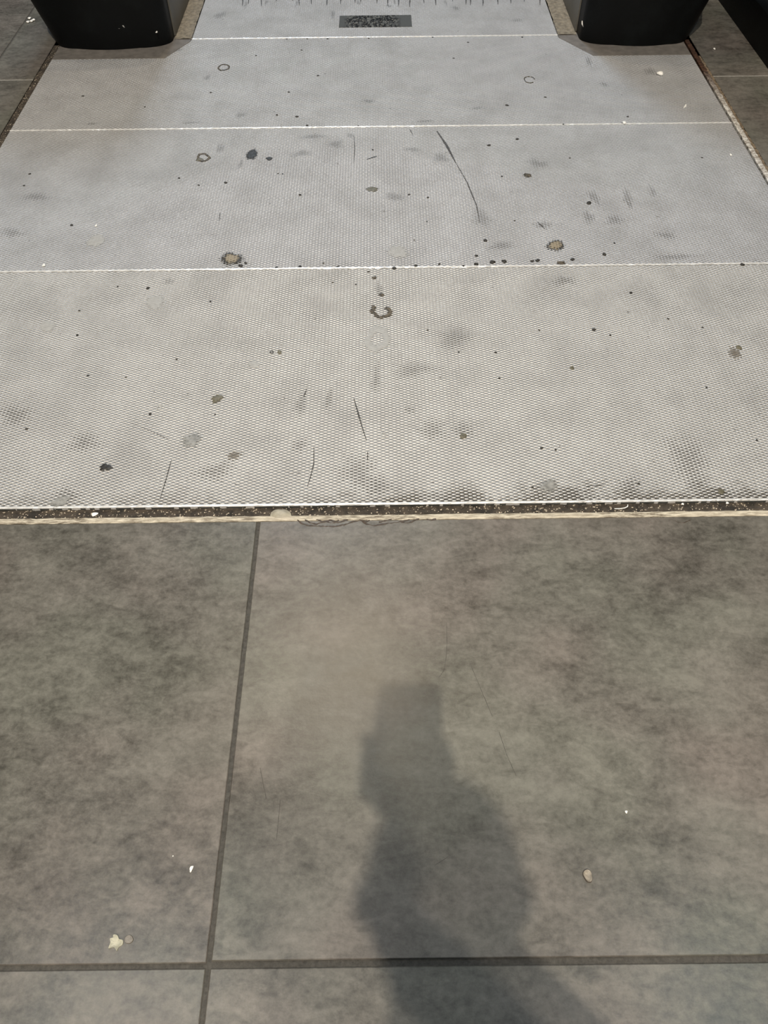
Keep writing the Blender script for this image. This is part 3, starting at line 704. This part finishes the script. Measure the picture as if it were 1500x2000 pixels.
tag(dr, 'dried brown drip lines on the large tile just below the joint strip', 'stain')
for pts in ([(581, 1015), (588, 1022), (600, 1026), (627, 1028), (655, 1028), (672, 1025), (690, 1019), (705, 1017), (716, 1024), (730, 1027), (760, 1022), (782, 1019), (800, 1015)],
            [(596, 1015), (605, 1021), (618, 1024), (634, 1018), (650, 1022), (662, 1016)], [(618, 1014), (632, 1020), (645, 1016), (660, 1021), (680, 1015)],
            [(702, 1014), (714, 1020), (722, 1016)], [(740, 1020), (755, 1017), (765, 1014)], [(783, 1020), (795, 1022), (808, 1018), (818, 1013)], [(833, 1014), (843, 1016), (852, 1014)]):
    o = new_obj('drip_line', drip(pts, 0.0017), DRIP, dr); o.matrix_parent_inverse = Matrix.Translation(-dr.location)
o = new_obj('dried_drip', drip([(1318, 1017), (1325, 1021), (1335, 1021), (1348, 1016)], 0.0009), DRIP); tag(recenter(o), 'small dried drip line below the joint strip at right', 'stain')

# hairline scratches in the tiles
SCR = simple('tile_scratch', (0.075, 0.068, 0.06), 0.6)
for pts in ([(872, 1215), (873, 1260), (871, 1285), (868, 1308), (856, 1325)], [(920, 1300), (945, 1360), (962, 1400)], [(975, 1430), (990, 1475), (1008, 1515)], [(508, 1500), (520, 1560)], [(850, 1690), (876, 1672)], [(548, 1560), (540, 1640)]):
    o = new_obj('scratch', drip(pts, 0.00035, 0.0002), SCR, FLOOR)

# ---------------------------------------------------------------- the photographer and phone (behind the lens; they throw the shadow)
camM = cam_o.matrix_world.copy()
def L(x, y, z): return camM @ Vector((x, y, z))       # camera-frame coordinates: x right, y up, z back
PHONE = simple('black_phone_glass', (0.02, 0.02, 0.022), 0.2, 0, 0.1)
bm = bmesh.new(); pts = []
for cx_, cy_, a0 in ((0.008, 0.012, 0), (-0.053, 0.012, 90), (-0.053, -0.117, 180), (0.008, -0.117, 270)):
    for k in range(6): a = math.radians(a0+18*k); pts.append((cx_+0.010*math.cos(a), cy_+0.010*math.sin(a)))
prism(bm, pts, 0.007, 0.015, 0.0015); bm.transform(camM)
ph = bpy.data.objects.new('phone', None); C.objects.link(ph); ph.location = L(-0.022, -0.05, 0.007)
tag(ph, 'black phone held upright above the tiles by the photographer', 'phone')
inv = Matrix.Translation(-ph.location)
bm.transform(inv); new_obj('phone_body', bm, PHONE, ph)
bm = bmesh.new(); prism(bm, [(-0.056, -0.120), (0.011, -0.120), (0.011, 0.015), (-0.056, 0.015)], 0.0152, 0.0156); bm.transform(camM); bm.transform(inv)
new_obj('phone_screen', bm, simple('dim_screen', (0.03, 0.035, 0.05), 0.1), ph)
bm = bmesh.new(); bmesh.ops.create_circle(bm, cap_ends=True, segments=20, radius=0.006, matrix=Matrix.Translation((-0.018, 0.0, 0.0068))); bm.transform(camM); bm.transform(inv)
new_obj('phone_lens', bm, PHONE, ph)

verts, rad, edges = [], [], []
def J(p, r, parent=None):
    verts.append(Vector(p)); rad.append(r if isinstance(r, tuple) else (r, r))
    if parent is not None: edges.append((parent, len(verts)-1))
    return len(verts)-1
X0 = -0.012
pel = J((X0, -0.50, 0.80), (0.145, 0.10))
wst = J((X0, -0.50, 0.96), (0.115, 0.085), pel); ch = J((X0, -0.50, 1.10), (0.135, 0.095), wst); ub = J((X0, -0.49, 1.215), (0.085, 0.065), ch)
nk = J((X0, -0.44, 1.29), 0.048, ub); hd0 = J((X0, -0.39, 1.35), (0.058, 0.06), nk); hd1 = J((X0, -0.355, 1.415), (0.072, 0.082), hd0); hd2 = J((X0, -0.34, 1.47), (0.06, 0.068), hd1)
for s in (-1, 1):
    hp = J((X0+s*0.085, -0.50, 0.75), 0.078, pel); kn = J((X0+s*0.10, -0.46, 0.43), 0.052, hp); an = J((X0+s*0.11, -0.50, 0.085), 0.036, kn)
    ft = J((X0+s*0.12, -0.44, 0.045), 0.038, an); J((X0+s*0.13, -0.34, 0.032), 0.028, ft)
    sh = J((X0+s*0.13, -0.47, 1.20), 0.046, ub)
    if s < 0:                                          # left arm hangs at the side, hand relaxed
        el = J((X0-0.20, -0.53, 0.97), 0.036, sh); wr = J((X0-0.20, -0.47, 0.775), 0.024, el); palm = J((X0-0.20, -0.455, 0.725), (0.020, 0.027), wr)
        for k in range(4):
            a = J((X0-0.203, -0.485+0.019*k, 0.675), 0.0092, palm); b = J((X0-0.198, -0.48+0.018*k, 0.648-0.004*(k in (1, 2))), 0.0084, a); J((X0-0.186, -0.475+0.017*k, 0.628-0.004*(k in (1, 2))), 0.0074, b)
        a = J((X0-0.188, -0.425, 0.70), 0.0108, palm); J((X0-0.178, -0.412, 0.672), 0.0092, a)
        continue
    el = J((X0+0.155, -0.34, 0.98), 0.044, sh)
    fm = J(L(0.014, -0.215, 0.085), 0.037, el); wr = J(L(-0.010, -0.160, 0.055), 0.031, fm); palm = J(L(-0.018, -0.105, 0.040), (0.030, 0.022), wr)
    for k, (yy_, ln) in enumerate(((-0.046, 1.0), (-0.066, 1.08), (-0.085, 1.0), (-0.102, 0.82))):   # fingers round the left edge
        a = J(L(-0.060, yy_-0.004, 0.028), 0.0092, palm); b = J(L(-0.076, yy_, 0.012), 0.0088, a); J(L(-0.068, yy_+0.002, -0.001), 0.0078, b)
    a = J(L(0.016, -0.088, 0.034), 0.0115, palm); b = J(L(0.024, -0.064, 0.022), 0.0100, a); J(L(0.014, -0.042, 0.021), 0.0088, b)
me = bpy.data.meshes.new('person'); me.from_pydata([tuple(v) for v in verts], edges, []); me.update()
po = bpy.data.objects.new('person_rig', me); C.objects.link(po)
sk = po.modifiers.new('skin', 'SKIN'); sk.use_smooth_shade = True
if not me.skin_vertices: me.attributes.new  # layer comes with the modifier below
if len(me.skin_vertices) == 0:
    bpy.context.view_layer.objects.active = po; po.select_set(True); bpy.ops.mesh.customdata_skin_add()
for i, v in enumerate(me.skin_vertices[0].data): v.radius = rad[i]; v.use_root = (i == 0)
po.modifiers.new('sub', 'SUBSURF').levels = 2
bpy.context.view_layer.update(); dg = bpy.context.evaluated_depsgraph_get()
body = bpy.data.meshes.new_from_object(po.evaluated_get(dg)); bpy.data.objects.remove(po)
SKIN = simple('skin', (0.55, 0.36, 0.27), 0.55, 0, 0.05); TOP = simple('dark_jacket', (0.035, 0.04, 0.05), 0.9, 0, 0.2, 120); TR = simple('dark_trousers', (0.03, 0.035, 0.06), 0.9); SHOE = simple('shoe', (0.02, 0.02, 0.02), 0.6)
body.materials.clear()
for m in (SKIN, TOP, TR, SHOE): body.materials.append(m)
wrs = [L(-0.018, -0.11, 0.04), Vector((X0-0.20, -0.46, 0.70))]
for p in body.polygons:
    c = p.center; p.use_smooth = True
    hand = min((c-q).length for q in wrs) < 0.085
    p.material_index = 0 if hand or c.z > 1.285 else (1 if c.z > 0.76 else (2 if c.z > 0.09 else 3))
pr_ = bpy.data.objects.new('person', None); C.objects.link(pr_); pr_.location = (X0, -0.4, 0)
tag(pr_, 'person holding a phone over the grey tiles, seen as a shadow', 'person')
body.transform(Matrix.Translation(-pr_.location)); bo = bpy.data.objects.new('body', body); C.objects.link(bo); bo.parent = pr_
# hair: a cap over the skull
HAIR = simple('dark_hair', (0.02, 0.015, 0.012), 0.7, 0, 0.3, 200)
bm = bmesh.new(); bmesh.ops.create_uvsphere(bm, u_segments=28, v_segments=18, radius=1)
dele = [v for v in bm.verts if v.co.y > 0.35 and v.co.z < 0.45]
bmesh.ops.delete(bm, geom=dele, context='VERTS')
bm.transform(Matrix.Translation((X0, -0.365, 1.43)) @ Matrix.Rotation(-0.5, 4, 'X') @ Matrix.Diagonal((0.080, 0.095, 0.108, 1))); bm.transform(Matrix.Translation(-pr_.location))
o = new_obj('hair', bm, HAIR, pr_, True); o.modifiers.new('thick', 'SOLIDIFY').thickness = 0.008
# face details
bm = bmesh.new()
bmesh.ops.create_cone(bm, segments=10, radius1=0.012, radius2=0.004, depth=0.03, matrix=Matrix.Translation((X0, -0.28, 1.385)) @ Matrix.Rotation(0.5, 4, 'X'))
bm.transform(Matrix.Translation(-pr_.location)); new_obj('nose', bm, SKIN, pr_, True)
for s in (-1, 1):
    bm = bmesh.new(); bmesh.ops.create_uvsphere(bm, u_segments=12, v_segments=8, radius=0.011, matrix=Matrix.Translation((X0+s*0.028, -0.288, 1.415)))
    bm.transform(Matrix.Translation(-pr_.location)); new_obj('eye', bm, simple('eye', (0.6, 0.6, 0.6), .2), pr_, True)
    bm = bmesh.new(); bmesh.ops.create_uvsphere(bm, u_segments=12, v_segments=8, radius=1, matrix=Matrix.Translation((X0+s*0.078, -0.365, 1.40)) @ Matrix.Diagonal((0.012, 0.02, 0.03, 1)))
    bm.transform(Matrix.Translation(-pr_.location)); new_obj('ear', bm, SKIN, pr_, True)
